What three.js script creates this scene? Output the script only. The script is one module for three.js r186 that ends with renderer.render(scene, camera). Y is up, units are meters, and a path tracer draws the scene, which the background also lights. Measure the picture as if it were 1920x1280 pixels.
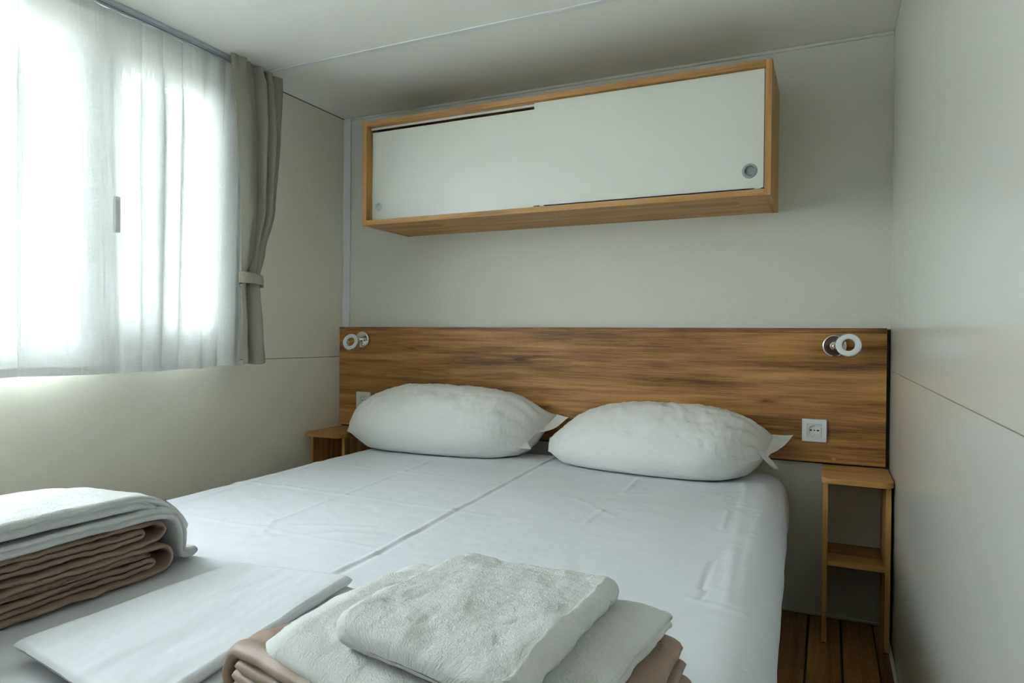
import * as THREE from 'three';
import { RoundedBoxGeometry } from 'three/addons/geometries/RoundedBoxGeometry.js';
import { mergeGeometries } from 'three/addons/utils/BufferGeometryUtils.js';
import { ImprovedNoise } from 'three/addons/math/ImprovedNoise.js';

// ---------------------------------------------------------------- camera, sky, exposure
const scene = new THREE.Scene();
const camera = new THREE.PerspectiveCamera(53.76, 1.5, 0.02, 200);
camera.position.set(2.1869, 0.998, 2.678);
camera.rotation.set(-0.0067, 0.4397, 0.0091, 'YXZ');
scene.background = new THREE.Color().setRGB(0.90, 1.0, 1.06);      // bright overcast sky
scene.backgroundIntensity = 1.0;
const renderer = new THREE.WebGLRenderer({ antialias: true });
renderer.toneMapping = THREE.LinearToneMapping;
renderer.toneMappingExposure = 18.6;
renderer.shadowMap.enabled = true;

// ---------------------------------------------------------------- room measures
const W = 2.381, H = 2.069, D = 3.05, GROOVE = 0.894;

// ---------------------------------------------------------------- helpers
const P = new ImprovedNoise();
const n3 = (x, y, z = 0) => P.noise(x + 31.7, y + 17.3, z + 5.1);
const fb = (x, y, z = 0) => n3(x, y, z) + 0.5 * n3(x * 2.1, y * 2.1, z + 9) + 0.25 * n3(x * 4.3, y * 4.3, z + 3);
const clamp = (v, a = 0, b = 1) => Math.min(b, Math.max(a, v));
const lerp = (a, b, t) => a + (b - a) * t;
const sm = (a, b, v) => { const t = clamp((v - a) / (b - a)); return t * t * (3 - 2 * t); };
const gauss = (d, w) => Math.exp(-(d * d) / (w * w));
let seed = 12345;
const rnd = () => { seed = (seed * 1664525 + 1013904223) >>> 0; return seed / 4294967296; };
const taken = {};
function numbered(n) { taken[n] = (taken[n] ?? -1) + 1; return taken[n] ? n + '_' + String(taken[n]).padStart(3, '0') : n; }
function tag(o, label, category, group) { o.userData.label = label; o.userData.category = category; if (group) o.userData.group = group; return o; }
function mesh(name, geo, mat, parent) {
  const m = new THREE.Mesh(geo, mat); m.castShadow = m.receiveShadow = true;
  m.name = parent === scene ? numbered(name) : name; parent.add(m); return m;
}
function thing(name, label, category, pos = [0, 0, 0], group) {
  const g = new THREE.Group(); g.name = numbered(name); g.position.set(...pos); scene.add(g); return tag(g, label, category, group);
}
function struct(name, label) { const g = new THREE.Group(); g.name = name; g.userData.kind = 'structure'; g.userData.label = label; g.userData.category = name.split('_')[0]; scene.add(g); return g; }
// uv in metres from position, by the face's main direction; along: the axis that the grain follows
function boxUV(geo, along = 'x', off = [0, 0]) {
  const p = geo.attributes.position, n = geo.attributes.normal, uv = new Float32Array(p.count * 2);
  const ax = { x: 0, y: 1, z: 2 }[along];
  for (let i = 0; i < p.count; i++) {
    const q = [p.getX(i), p.getY(i), p.getZ(i)], m = [Math.abs(n.getX(i)), Math.abs(n.getY(i)), Math.abs(n.getZ(i))];
    const k = m.indexOf(Math.max(...m));
    let u = ax, v;
    if (k === ax) { u = (ax + 1) % 3; v = (ax + 2) % 3; } else v = 3 - ax - k;
    uv[2 * i] = q[u] + off[0]; uv[2 * i + 1] = q[v] + off[1];
  }
  geo.setAttribute('uv', new THREE.BufferAttribute(uv, 2)); return geo;
}
// a box between two corners, edges rounded by r
function bx(x0, y0, z0, x1, y1, z1, r = 0.0015, along = 'x', off) {
  const g = new RoundedBoxGeometry(x1 - x0, y1 - y0, z1 - z0, 2, Math.min(r, (x1 - x0) / 2.1, (y1 - y0) / 2.1, (z1 - z0) / 2.1));
  g.translate((x0 + x1) / 2, (y0 + y1) / 2, (z0 + z1) / 2);
  return boxUV(g, along, off);
}
function plain(g) { const o = g.index ? g.toNonIndexed() : g; for (const k of Object.keys(o.attributes)) if (!['position', 'normal', 'uv'].includes(k)) o.deleteAttribute(k); return o; }
const join = (gs) => mergeGeometries(gs.map(plain));
// grid of (nu+1) x (nv+1) points; fn(u, v) -> [x, y, z]; uvf(u, v) -> [s, t]
function grid(nu, nv, fn, uvf) {
  const pos = [], uv = [], idx = [];
  for (let j = 0; j <= nv; j++) for (let i = 0; i <= nu; i++) { pos.push(...fn(i / nu, j / nv)); uv.push(...uvf(i / nu, j / nv)); }
  for (let j = 0; j < nv; j++) for (let i = 0; i < nu; i++) { const a = j * (nu + 1) + i, b = a + 1, c = a + nu + 1, d = c + 1; idx.push(a, b, d, a, d, c); }
  return geom(pos, uv, idx);
}
function geom(pos, uv, idx) {
  const g = new THREE.BufferGeometry();
  g.setAttribute('position', new THREE.Float32BufferAttribute(pos, 3)); g.setAttribute('uv', new THREE.Float32BufferAttribute(uv, 2)); g.setIndex(idx);
  g.computeVertexNormals(); return g;
}
// turn a closed mesh outside out if its triangles face inwards
function outward(pos, idx) {
  let v = 0;
  for (let i = 0; i < idx.length; i += 3) {
    const [a, b, c] = [idx[i] * 3, idx[i + 1] * 3, idx[i + 2] * 3];
    v += pos[a] * (pos[b + 1] * pos[c + 2] - pos[b + 2] * pos[c + 1]) + pos[a + 1] * (pos[b + 2] * pos[c] - pos[b] * pos[c + 2]) + pos[a + 2] * (pos[b] * pos[c + 1] - pos[b + 1] * pos[c]);
  }
  if (v < 0) for (let i = 0; i < idx.length; i += 3) [idx[i + 1], idx[i + 2]] = [idx[i + 2], idx[i + 1]];
}
// a sleeve of closed loops: fn(i, j) for station i of ns and loop point j of nl; first and last loops are closed by a fan
function sleeve(ns, nl, fn, uvf) {
  const pos = [], uv = [], idx = [];
  for (let i = 0; i <= ns; i++) for (let j = 0; j <= nl; j++) { pos.push(...fn(i, j % nl)); uv.push(...uvf(i, j)); }
  const w = nl + 1;
  for (let i = 0; i < ns; i++) for (let j = 0; j < nl; j++) { const a = i * w + j, b = a + 1, c = a + w, d = c + 1; idx.push(a, c, d, a, d, b); }
  for (const i of [0, ns]) {
    const c = pos.length / 3, m = [0, 0, 0];
    for (let j = 0; j < nl; j++) for (let k = 0; k < 3; k++) m[k] += pos[(i * w + j) * 3 + k] / nl;
    pos.push(...m); uv.push(...uvf(i, 0));
    for (let j = 0; j < nl; j++) i ? idx.push(i * w + j, c, i * w + j + 1) : idx.push(i * w + j, i * w + j + 1, c);
  }
  outward(pos, idx);
  const g = geom(pos, uv, idx), nn = g.attributes.normal;
  for (let i = 0; i <= ns; i++) {          // same normal at the seam of the loop
    const a = i * w, b = a + nl, v = new THREE.Vector3(nn.getX(a) + nn.getX(b), nn.getY(a) + nn.getY(b), nn.getZ(a) + nn.getZ(b)).normalize();
    nn.setXYZ(a, v.x, v.y, v.z); nn.setXYZ(b, v.x, v.y, v.z);
  }
  return g;
}
// folded cloth: a band of thickness th that follows a path in the plane (a, y) and is w0..w1 wide along the other axis.
// lobes: how many layers show at its side edges; lift(w, a): uneven height; own(w, s): relief of the upper face
function band({ path, axis = 'x', w0, w1, th, lobes = 1, nS = 90, nW = 50, lift = () => 0, relief = () => 0, side = () => 0, round = 1, corner = 0, post = (p) => p }) {
  const curve = new THREE.CatmullRomCurve3(path.map(([a, b]) => new THREE.Vector3(a, b, 0)), false, 'centripetal');
  const pts = curve.getSpacedPoints(nS), len = curve.getLength();
  const f = (v, t) => typeof v === 'function' ? v(t) : v;
  const nE = 6 * lobes, nB = Math.max(6, nW >> 1), nl = nW + nE + nB + nE;
  const st = pts.map((p, i) => {
    const q = pts[Math.min(nS, i + 1)], o = pts[Math.max(0, i - 1)], tx = q.x - o.x, ty = q.y - o.y, l = Math.hypot(tx, ty) || 1;
    return { p, n: [-ty / l, tx / l], s: i / nS };
  });
  // the path's own upper side is where the normal points up at its middle
  const up = st[nS >> 1].n[1] >= 0 ? 1 : -1;
  return sleeve(nS, nl, (i, j) => {
    const { p, n, s } = st[i], d = Math.min(s, 1 - s) * len, r = th / 2 * round, taper = d < r ? Math.sqrt(Math.max(0, 1 - (1 - d / r) ** 2)) : 1;
    const cut = d < corner ? corner * (1 - Math.sqrt(Math.max(0, 1 - (1 - d / corner) ** 2))) : 0, a0 = f(w0, s) + cut, a1 = f(w1, s) - cut, e = th * 0.5 / lobes;
    let w, h, k = 0;
    if (j < nW) { w = lerp(a0 + e, a1 - e, j / nW); h = 1; k = 1; }
    else if (j < nW + nE) { const t = (j - nW) / nE; w = a1 - e + e * 1.0 * Math.abs(Math.sin(Math.PI * lobes * t)) ** 0.6 + side(t, s, 1); h = 1 - 2 * t; }
    else if (j < nW + nE + nB) { w = lerp(a1 - e, a0 + e, (j - nW - nE) / nB); h = -1; }
    else { const t = (j - nW - nE - nB) / nE; w = a0 + e - e * Math.abs(Math.sin(Math.PI * lobes * t)) ** 0.6 - side(t, s, -1); h = -1 + 2 * t; }
    const edge = sm(0, 0.02, Math.min(w - a0, a1 - w));
    const hh = up * (h * th / 2 * taper + (k ? relief(w, s * len) * taper * (0.3 + 0.7 * edge) : 0));
    const a = p.x + n[0] * hh, y = p.y + n[1] * hh + lift(w, p.x);
    return post(axis === 'x' ? [w, y, a] : [a, y, w]);
  }, (i, j) => { const jj = j <= nW ? j / nW : j <= nW + nE ? 1 + (j - nW) / nE * 0.1 : j <= nW + nE + nB ? 1.1 + (j - nW - nE) / nB : 2.1 + (j - nW - nE - nB) / nE * 0.1; return [i / nS * len, jj * Math.abs(f(w1, 0.5) - f(w0, 0.5))]; });
}

// ---------------------------------------------------------------- textures
function hash(x, y) { let h = (x * 374761393 + y * 668265263) | 0; h = Math.imul(h ^ (h >>> 13), 1274126177); return ((h ^ (h >>> 16)) >>> 0) / 4294967296; }
// value noise that repeats every px, py cells
function vn(x, y, px = 4096, py = 4096) {
  const xi = Math.floor(x), yi = Math.floor(y), fx = x - xi, fy = y - yi, u = fx * fx * (3 - 2 * fx), v = fy * fy * (3 - 2 * fy);
  const m = (a, b) => ((a % b) + b) % b, x0 = m(xi, px), x1 = m(xi + 1, px), y0 = m(yi, py), y1 = m(yi + 1, py);
  return lerp(lerp(hash(x0, y0), hash(x1, y0), u), lerp(hash(x0, y1), hash(x1, y1), u), v);
}
function tex(w, h, fn, { srgb = false, repeat = [1, 1] } = {}) {
  const d = new Uint8Array(w * h * 4);
  for (let y = 0; y < h; y++) for (let x = 0; x < w; x++) {
    const c = fn(x / w, y / h), i = (y * w + x) * 4;
    if (typeof c === 'number') d[i] = d[i + 1] = d[i + 2] = clamp(c) * 255; else for (let k = 0; k < 3; k++) d[i + k] = clamp(c[k]) * 255;
    d[i + 3] = 255;
  }
  const t = new THREE.DataTexture(d, w, h); t.wrapS = t.wrapT = THREE.RepeatWrapping; t.magFilter = THREE.LinearFilter; t.minFilter = THREE.LinearFilter;
  if (srgb) t.colorSpace = THREE.SRGBColorSpace;
  t.repeat.set(...repeat); t.needsUpdate = true; return t;
}
const toS = (c) => c <= 0.0031308 ? c * 12.92 : 1.055 * c ** (1 / 2.4) - 0.055;
// wood: w x h metres, grain along u
function wood(wm, hm, W_, H_, dark, mid, light, knots, sd, streak = 1) {
  const px = Math.round(wm * 2), off = sd * 37;
  return tex(W_, H_, (u, v) => {
    const x = u * wm, y = v * hm;
    let yy = y + 0.012 * (vn(x * 2 + off, y * 9, px, 4096) - 0.5) + 0.004 * (vn(x * 7 + off, y * 30, px * 7 / 2 | 0 || 1, 4096) - 0.5), kd = 0;
    for (const [kx, ky, kr] of knots) { const dx = (x - kx) / (kr * 5), dy = (y - ky) / kr, q = dx * dx + dy * dy; yy += (y - ky > 0 ? 1 : -1) * kr * 0.9 * Math.exp(-q * 0.6); kd += Math.exp(-q * 3.2) * (0.6 + 0.6 * vn(x * 90, y * 400)); }
    const a = vn(x * 2.5 + off, yy * 30, 4096, 4096), b = vn(x * 4.5 + off, yy * 90), c = vn(x * 12 + off, yy * 250), e = vn(x * 34, yy * 900 + off);
    let t = 0.40 * a + 0.28 * b + 0.20 * c + 0.20 * e - 0.04;
    t = clamp(0.5 + (t - 0.5) * 1.8 * streak) - kd * 0.55;
    if (e > 0.83) t -= 0.16;
    t = clamp(t, -0.15, 1);
    return [0, 1, 2].map((k) => toS(t < 0.5 ? lerp(dark[k], mid[k], clamp(t * 2, -0.2)) : lerp(mid[k], light[k], t * 2 - 1)));
  }, { srgb: true, repeat: [1 / wm, 1 / hm] });
}
const oakD = [0.135, 0.056, 0.014], oakM = [0.375, 0.180, 0.047], oakL = [0.585, 0.315, 0.105];
const headTex = wood(2.4, 0.6, 2048, 1024, oakD, oakM, oakL, [[0.98, 0.40, 0.010], [1.1, 0.20, 0.012], [0.62, 0.33, 0.004], [1.35, 0.17, 0.016], [0.42, 0.44, 0.006], [1.62, 0.34, 0.005], [1.98, 0.27, 0.010], [0.5, 0.25, 0.007], [2.1, 0.14, 0.009], [0.85, 0.13, 0.010], [1.75, 0.20, 0.007]], 3);
const oakTex = wood(1.2, 0.4, 1024, 512, [0.25, 0.120, 0.033], [0.48, 0.260, 0.082], [0.62, 0.365, 0.14], [], 8, 0.9);
const floorTex = wood(1.2, 0.4, 1024, 512, [0.13, 0.058, 0.015], [0.29, 0.142, 0.040], [0.43, 0.228, 0.074], [[0.3, 0.1, 0.008], [0.8, 0.3, 0.01]], 21, 1.1);
const grainBump = tex(512, 512, (u, v) => 0.5 * vn(u * 30, v * 300, 30, 300) + 0.5 * vn(u * 8, v * 120, 8, 120), { repeat: [2.5, 2.5] });
const panelTex = tex(512, 512, (u, v) => { const t = 0.965 + 0.05 * (vn(u * 256, v * 60, 256, 60) - 0.5) + 0.035 * (vn(u * 40, v * 500, 40, 500) - 0.5); return [t, t, t]; }, { repeat: [3, 3] });
const panelBump = tex(512, 512, (u, v) => 0.5 * vn(u * 90, v * 256, 90, 256) + 0.5 * vn(u * 256, v * 90, 256, 90), { repeat: [4, 4] });
const weave = tex(512, 512, (u, v) => 0.5 + 0.25 * Math.sin(u * Math.PI * 2 * 128) + 0.25 * Math.sin(v * Math.PI * 2 * 128), { repeat: [8, 8] });
const linenBump = tex(1024, 1024, (u, v) => 0.55 * vn(u * 9, v * 9, 9, 9) + 0.30 * vn(u * 24, v * 24, 24, 24) + 0.15 * vn(u * 70, v * 70, 70, 70), { repeat: [1.6, 1.6] });
const terryBump = tex(1024, 1024, (u, v) => 0.5 * vn(u * 260, v * 260, 260, 260) + 0.3 * vn(u * 130, v * 130, 130, 130) + 0.2 * vn(u * 50, v * 50, 50, 50), { repeat: [3.3, 3.3] });
const drapeTex = tex(512, 512, (u, v) => { const t = 0.9 + 0.16 * (vn(u * 256, v * 40, 256, 40) - 0.5) + 0.16 * (vn(u * 40, v * 256, 40, 256) - 0.5); return [t, t, t]; }, { repeat: [5, 5] });
// sheer voile: vertical yarns of uneven density, fine cross threads; how much of each spot is covered by yarn
const sheerCover = tex(1024, 512, (u, v) => {
  const band = vn(u * 26, 0.5, 26, 1), fine = vn(u * 300, v * 3, 300, 3), line = vn(u * 110 + 7, v * 2, 110, 2) > 0.80 ? 0.22 : 0;
  return 0.965 + 0.06 * (band - 0.5) + 0.10 * (fine - 0.5) + line + 0.10 * (vn(u * 40, v * 250, 40, 250) - 0.5);
}, { repeat: [2, 2] });
// quilt: stitched sprigs and shallow puffs
const sprig = (u, v) => {
  let s = 0;
  for (const [cx, cy] of [[0.25, 0.25], [0.75, 0.75]]) {
    const dx = u - cx, dy = v - cy;
    for (let k = 0; k < 7; k++) { const a = k * 0.9 + 0.3, r = 0.035 + 0.022 * (k % 3); s += gauss(Math.hypot(dx - r * Math.cos(a), dy - r * Math.sin(a)), 0.013); }
  }
  return clamp(s);
};
const quiltTex = tex(512, 512, (u, v) => { const s = sprig(u, v), t = 0.92 + 0.10 * (vn(u * 200, v * 200, 200, 200) - 0.5); return [t * (1 - 0.30 * s), t * (1 - 0.34 * s), t * (1 - 0.38 * s)]; }, { repeat: [7, 7] });
const quiltBump = tex(512, 512, (u, v) => 0.7 - 0.6 * sprig(u, v) + 0.25 * vn(u * 12, v * 12, 12, 12), { repeat: [7, 7] });

// ---------------------------------------------------------------- materials
const phys = (o) => new THREE.MeshPhysicalMaterial(o);
const C = (r, g, b) => new THREE.Color().setRGB(r, g, b);
const M = {
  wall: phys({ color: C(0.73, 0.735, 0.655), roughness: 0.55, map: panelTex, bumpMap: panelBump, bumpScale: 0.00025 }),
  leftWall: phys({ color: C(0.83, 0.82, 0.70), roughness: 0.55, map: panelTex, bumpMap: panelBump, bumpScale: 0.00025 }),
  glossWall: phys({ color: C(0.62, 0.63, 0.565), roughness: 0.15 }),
  ceiling: phys({ color: C(0.87, 0.88, 0.82), roughness: 0.5 }),
  trim: phys({ color: C(0.74, 0.75, 0.76), roughness: 0.4 }),
  paleTrim: phys({ color: C(0.62, 0.61, 0.52), roughness: 0.4 }),
  gap: phys({ color: C(0.05, 0.05, 0.045), roughness: 0.9 }),
  pvc: phys({ color: C(0.80, 0.82, 0.82), roughness: 0.3 }),
  glass: phys({ color: C(1, 1, 1), roughness: 0, transmission: 1, thickness: 0, ior: 1.5 }),
  alu: phys({ color: C(0.58, 0.62, 0.68), roughness: 0.4, metalness: 0.6 }),
  head: phys({ color: C(1, 1, 1), map: headTex, roughness: 0.5, bumpMap: grainBump, bumpScale: 0.00015 }),
  oak: phys({ color: C(1, 1, 1), map: oakTex, roughness: 0.5, bumpMap: grainBump, bumpScale: 0.0001 }),
  floor: phys({ color: C(1, 1, 1), map: floorTex, roughness: 0.42, bumpMap: grainBump, bumpScale: 0.0002 }),
  door: phys({ color: C(0.745, 0.765, 0.705), roughness: 0.28 }),
  plastic: phys({ color: C(0.74, 0.76, 0.74), roughness: 0.35 }),
  greyRing: phys({ color: C(0.60, 0.63, 0.63), roughness: 0.35 }),
  greyPlastic: phys({ color: C(0.30, 0.32, 0.31), roughness: 0.4 }),
  darkGrey: phys({ color: C(0.10, 0.105, 0.10), roughness: 0.5 }),
  chrome: phys({ color: C(0.80, 0.82, 0.82), roughness: 0.06, metalness: 1 }),
  diffuser: phys({ color: C(0.78, 0.80, 0.78), roughness: 0.35 }),
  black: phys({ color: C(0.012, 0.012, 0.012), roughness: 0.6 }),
  linen: phys({ color: C(0.73, 0.755, 0.80), roughness: 0.85, bumpMap: linenBump, bumpScale: 0.002, side: THREE.DoubleSide }),
  pillow: phys({ color: C(0.80, 0.81, 0.79), roughness: 0.85, bumpMap: linenBump, bumpScale: 0.006, side: THREE.DoubleSide }),
  terry: phys({ color: C(0.65, 0.665, 0.655), roughness: 1, bumpMap: terryBump, bumpScale: 0.0011, sheen: 0.4, sheenRoughness: 0.8, side: THREE.DoubleSide }),
  quilt: phys({ color: C(0.35, 0.25, 0.19), roughness: 0.55, map: quiltTex, bumpMap: quiltBump, bumpScale: 0.003, sheen: 0.08, sheenColor: C(0.7, 0.55, 0.45), side: THREE.DoubleSide }),
  drape: phys({ color: C(0.37, 0.36, 0.295), roughness: 0.9, map: drapeTex, bumpMap: weave, bumpScale: 0.0003, side: THREE.DoubleSide }),
  sheer: phys({ color: C(0.93, 0.95, 0.94), roughness: 1, transmission: 0.085, thickness: 0, transparent: true, opacity: 1, alphaMap: sheerCover, side: THREE.DoubleSide }),
  gravel: phys({ color: C(0.62, 0.60, 0.54), roughness: 1 }),
  leaf: phys({ color: C(0.10, 0.17, 0.05), roughness: 0.7, transmission: 0.3, thickness: 0, side: THREE.DoubleSide }),
  cabin: phys({ color: C(0.62, 0.50, 0.36), roughness: 0.8 }),
  roof: phys({ color: C(0.30, 0.14, 0.09), roughness: 0.9 }),
  mattress: phys({ color: C(0.7, 0.7, 0.68), roughness: 0.9 }),
};

// ---------------------------------------------------------------- room shell
// floor: planks 102 mm wide along z over a dark underlay
{
  const floor = struct('floor', 'dark brown wooden plank floor with black joints');
  mesh('underlay', bx(-0.1, -0.08, -0.1, W + 0.1, -0.012, D + 0.1, 0.001), M.gap, floor);
  mesh('edge_strip', bx(0, -0.012, 0.0002, W, -0.0002, 0.0092, 0.0005), M.gap, floor);
  const pitch = 0.1025, x00 = 2.030 - pitch * 20;
  const geos = [0, 1, 2].map((k) => bx(0.0038, -0.012, 0.0095, pitch - 0.0038, 0, D, 0.0012, 'z', [k * 0.37, k * 0.13]));
  for (let k = 0; k < 24; k++) {
    const x = x00 + k * pitch; if (x < -0.1 || x > W) continue;
    if (x + pitch > W + 0.02 || x < 0) { mesh('plank', bx(Math.max(x, 0.001) + 0.001, -0.012, 0.0095, Math.min(x + pitch, W) - 0.001, 0, D, 0.0012, 'z', [k * 0.21, k * 0.07]), M.floor, floor); continue; }
    const m = mesh('plank', geos[(k * 7) % 3], M.floor, floor); m.position.x = x;
  }
}
const zShape = (z0, z1, y0, y1, holes = []) => {
  const s = new THREE.Shape(); s.moveTo(-z1, y0); s.lineTo(-z0, y0); s.lineTo(-z0, y1); s.lineTo(-z1, y1); s.closePath();
  for (const [a, b, c, d] of holes) { const h = new THREE.Path(); h.moveTo(-b, c); h.lineTo(-b, d); h.lineTo(-a, d); h.lineTo(-a, c); h.closePath(); s.holes.push(h); }
  return s;
};
const zSlab = (shape, x0, x1, bevel = 0) => boxUV(new THREE.ExtrudeGeometry(shape, { depth: x1 - x0 - 2 * bevel, bevelEnabled: bevel > 0, bevelThickness: bevel, bevelSize: bevel, bevelOffset: -bevel, bevelSegments: 2 }).rotateY(Math.PI / 2).translate(x0 + bevel, 0, 0), 'z');
const WIN = [0.715, 2.415, 0.905, 1.985];  // opening widened out of view past the sheer to brighten the room
{
  const w = struct('wall_left', 'pale grey-beige panelled wall with the curtained window');
  mesh('core', zSlab(zShape(-0.1, D + 0.1, -0.08, H + 0.08, [WIN]), -0.10, -0.007), M.gap, w);
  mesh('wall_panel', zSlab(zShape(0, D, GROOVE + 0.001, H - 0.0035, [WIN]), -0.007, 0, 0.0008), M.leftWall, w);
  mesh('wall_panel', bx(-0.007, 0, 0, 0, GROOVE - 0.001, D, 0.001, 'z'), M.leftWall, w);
}
{
  const w = struct('wall_right', 'glossy pale panelled wall beside the open nightstand');
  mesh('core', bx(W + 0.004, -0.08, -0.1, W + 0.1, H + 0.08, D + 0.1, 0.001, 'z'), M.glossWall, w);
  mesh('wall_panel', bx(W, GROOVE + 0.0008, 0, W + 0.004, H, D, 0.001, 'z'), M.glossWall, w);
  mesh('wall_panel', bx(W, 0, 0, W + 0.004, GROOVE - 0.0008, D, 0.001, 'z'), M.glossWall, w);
}
{
  const w = struct('wall_back', 'pale grey-beige wall behind the bed and cabinet');
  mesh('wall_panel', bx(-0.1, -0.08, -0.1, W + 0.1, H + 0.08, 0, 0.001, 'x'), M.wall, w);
}
{
  const w = struct('wall_front', 'pale wall behind the camera');
  mesh('wall_panel', bx(-0.1, -0.08, D, W + 0.1, H + 0.08, D + 0.1, 0.001, 'x'), M.wall, w);
}
{
  const c = struct('ceiling', 'smooth pale ceiling of two wide panels');
  mesh('core', bx(-0.1, H + 0.008, -0.1, W + 0.1, H + 0.08, D + 0.1, 0.001), M.gap, c);
  mesh('ceiling_panel', bx(0, H, 0, W, H + 0.008, 0.6145, 0.001), M.ceiling, c);
  mesh('ceiling_panel', bx(0, H, 0.6175, W, H + 0.008, D, 0.001), M.ceiling, c);
}
{
  const d = struct('door_1', 'dark brown room door added behind the camera for the chrome to reflect');
  mesh('leaf', bx(1.62, 0.012, D - 0.045, 2.34, 1.96, D - 0.006, 0.003, 'y'), phys({ color: C(0.07, 0.035, 0.018), roughness: 0.5 }), d);  // unseen dark leaf, added so the chrome lamp plates reflect dark
  mesh('door_frame', join([bx(1.56, 0.002, D - 0.03, 1.618, 2.02, D - 0.0005, 0.003, 'y'), bx(2.342, 0.002, D - 0.03, 2.378, 2.02, D - 0.0005, 0.003, 'y'), bx(1.618, 1.962, D - 0.03, 2.342, 2.02, D - 0.0005, 0.003)]), M.pvc, d);
  mesh('handle', join([new THREE.CylinderGeometry(0.009, 0.009, 0.04, 16).rotateX(Math.PI / 2).translate(1.68, 0.98, D - 0.066), bx(1.67, 0.972, D - 0.094, 1.79, 0.988, D - 0.080, 0.005)]), M.alu, d);
}
function trim(name, label, geo, mat) { const m = mesh(name, geo, mat, scene); m.userData = { kind: 'structure', label, category: name.split('_')[0] }; return m; }
trim('trim_1', 'light grey vertical corner strip left of the cabinet', bx(0.0002, 0, 0.0002, 0.042, H - 0.0005, 0.012, 0.004, 'y'), M.trim);
trim('trim_2', 'thin pale joint strip across the ceiling', bx(0.0005, H - 0.005, 0.604, W - 0.0005, H - 0.0002, 0.628, 0.0024), M.pvc);
trim('trim_3', 'thin pale strip between ceiling and back wall', bx(0.044, H - 0.012, 0.0002, W - 0.0005, H - 0.0005, 0.010, 0.003), M.wall);
trim('baseboard_right', 'thin pale strip along the foot of the right wall', bx(W - 0.011, 0.0005, 0.012, W - 0.0003, 0.010, D - 0.002, 0.004, 'z'), M.paleTrim);
trim('baseboard_back', 'thin pale strip along the foot of the back wall', bx(0.002, 0.0005, 0.0003, W - 0.002, 0.010, 0.009, 0.003), M.paleTrim);

// ---------------------------------------------------------------- window
{
  const w = struct('window_1', 'white framed window behind the sheer curtain, widened out of view for more light');
  const g0 = [1.36, 2.345, 0.955, 1.945];
  mesh('frame', zSlab(zShape(0.7155, 2.4145, 0.9055, 1.9845, [[0.757, 1.262, 0.957, 1.945], g0]), -0.075, 0.008, 0.003), M.pvc, w);
  const sash = mesh('sash', zSlab(zShape(0.748, 1.270, 0.948, 1.955, [[0.822, 1.182, 1.020, 1.905]]), 0.0085, 0.026, 0.004), M.pvc, w);
  mesh('glazing_bead', zSlab(zShape(0.8195, 1.1845, 1.0175, 1.9075, [[0.829, 1.175, 1.027, 1.898]]), -0.02, 0.008, 0.001), M.pvc, sash);
  mesh('pane', grid(1, 1, (u, v) => [-0.012, lerp(1.018, 1.907, v), lerp(0.82, 1.184, u)], (u, v) => [u, v]), M.glass, w);
  mesh('pane', grid(1, 1, (u, v) => [-0.035, lerp(0.954, 1.946, v), lerp(1.359, 2.346, u)], (u, v) => [u, v]), M.glass, w);  // unseen bare stretch of this pane is added for more room light
  mesh('handle', join([bx(0.0262, 1.30, 1.208, 0.036, 1.37, 1.236, 0.004), new THREE.CylinderGeometry(0.007, 0.007, 0.03, 16).rotateZ(Math.PI / 2).translate(0.05, 1.34, 1.222), bx(0.052, 1.33, 1.212, 0.064, 1.45, 1.232, 0.005)]), M.plastic, w);
  mesh('sill', bx(-0.16, 0.885, 0.69, -0.0765, 0.915, 2.44, 0.004, 'z'), M.pvc, w);
}

// ---------------------------------------------------------------- headboard
{
  const t = thing('headboard', 'wide oak-look headboard panel fixed to the wall behind the pillows', 'headboard', [0, 0, 0]);
  mesh('panel', bx(0.001, 0.5606, 0.0133, 2.3685, 1.0225, 0.0313, 0.001, 'x', [0, -0.5]), M.head, t);
  mesh('top_rail', bx(0.001, 1.0230, 0.0133, 2.3685, 1.0400, 0.0338, 0.0012, 'x', [0.0, -0.47]), M.head, t);
  mesh('shade_battens', join([bx(2.300, 0.553, 0.0002, 2.3802, 1.036, 0.0131, 0.001), bx(0.001, 0.553, 0.0002, 2.2995, 0.615, 0.0131, 0.001), bx(0.001, 0.95, 0.0002, 2.2995, 1.02, 0.0131, 0.001)]), M.black, t).userData.label = 'black battens standing in for shade in the headboard gaps';  // shade put in as black strips in the gaps around the headboard
  mesh('screw_cap', new THREE.CylinderGeometry(0.0062, 0.0068, 0.0016, 24).rotateX(Math.PI / 2).translate(2.207, 0.575, 0.0321), phys({ color: C(0.42, 0.30, 0.14), roughness: 0.5 }), t).userData.label = 'small round beige screw cap';
}

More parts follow.
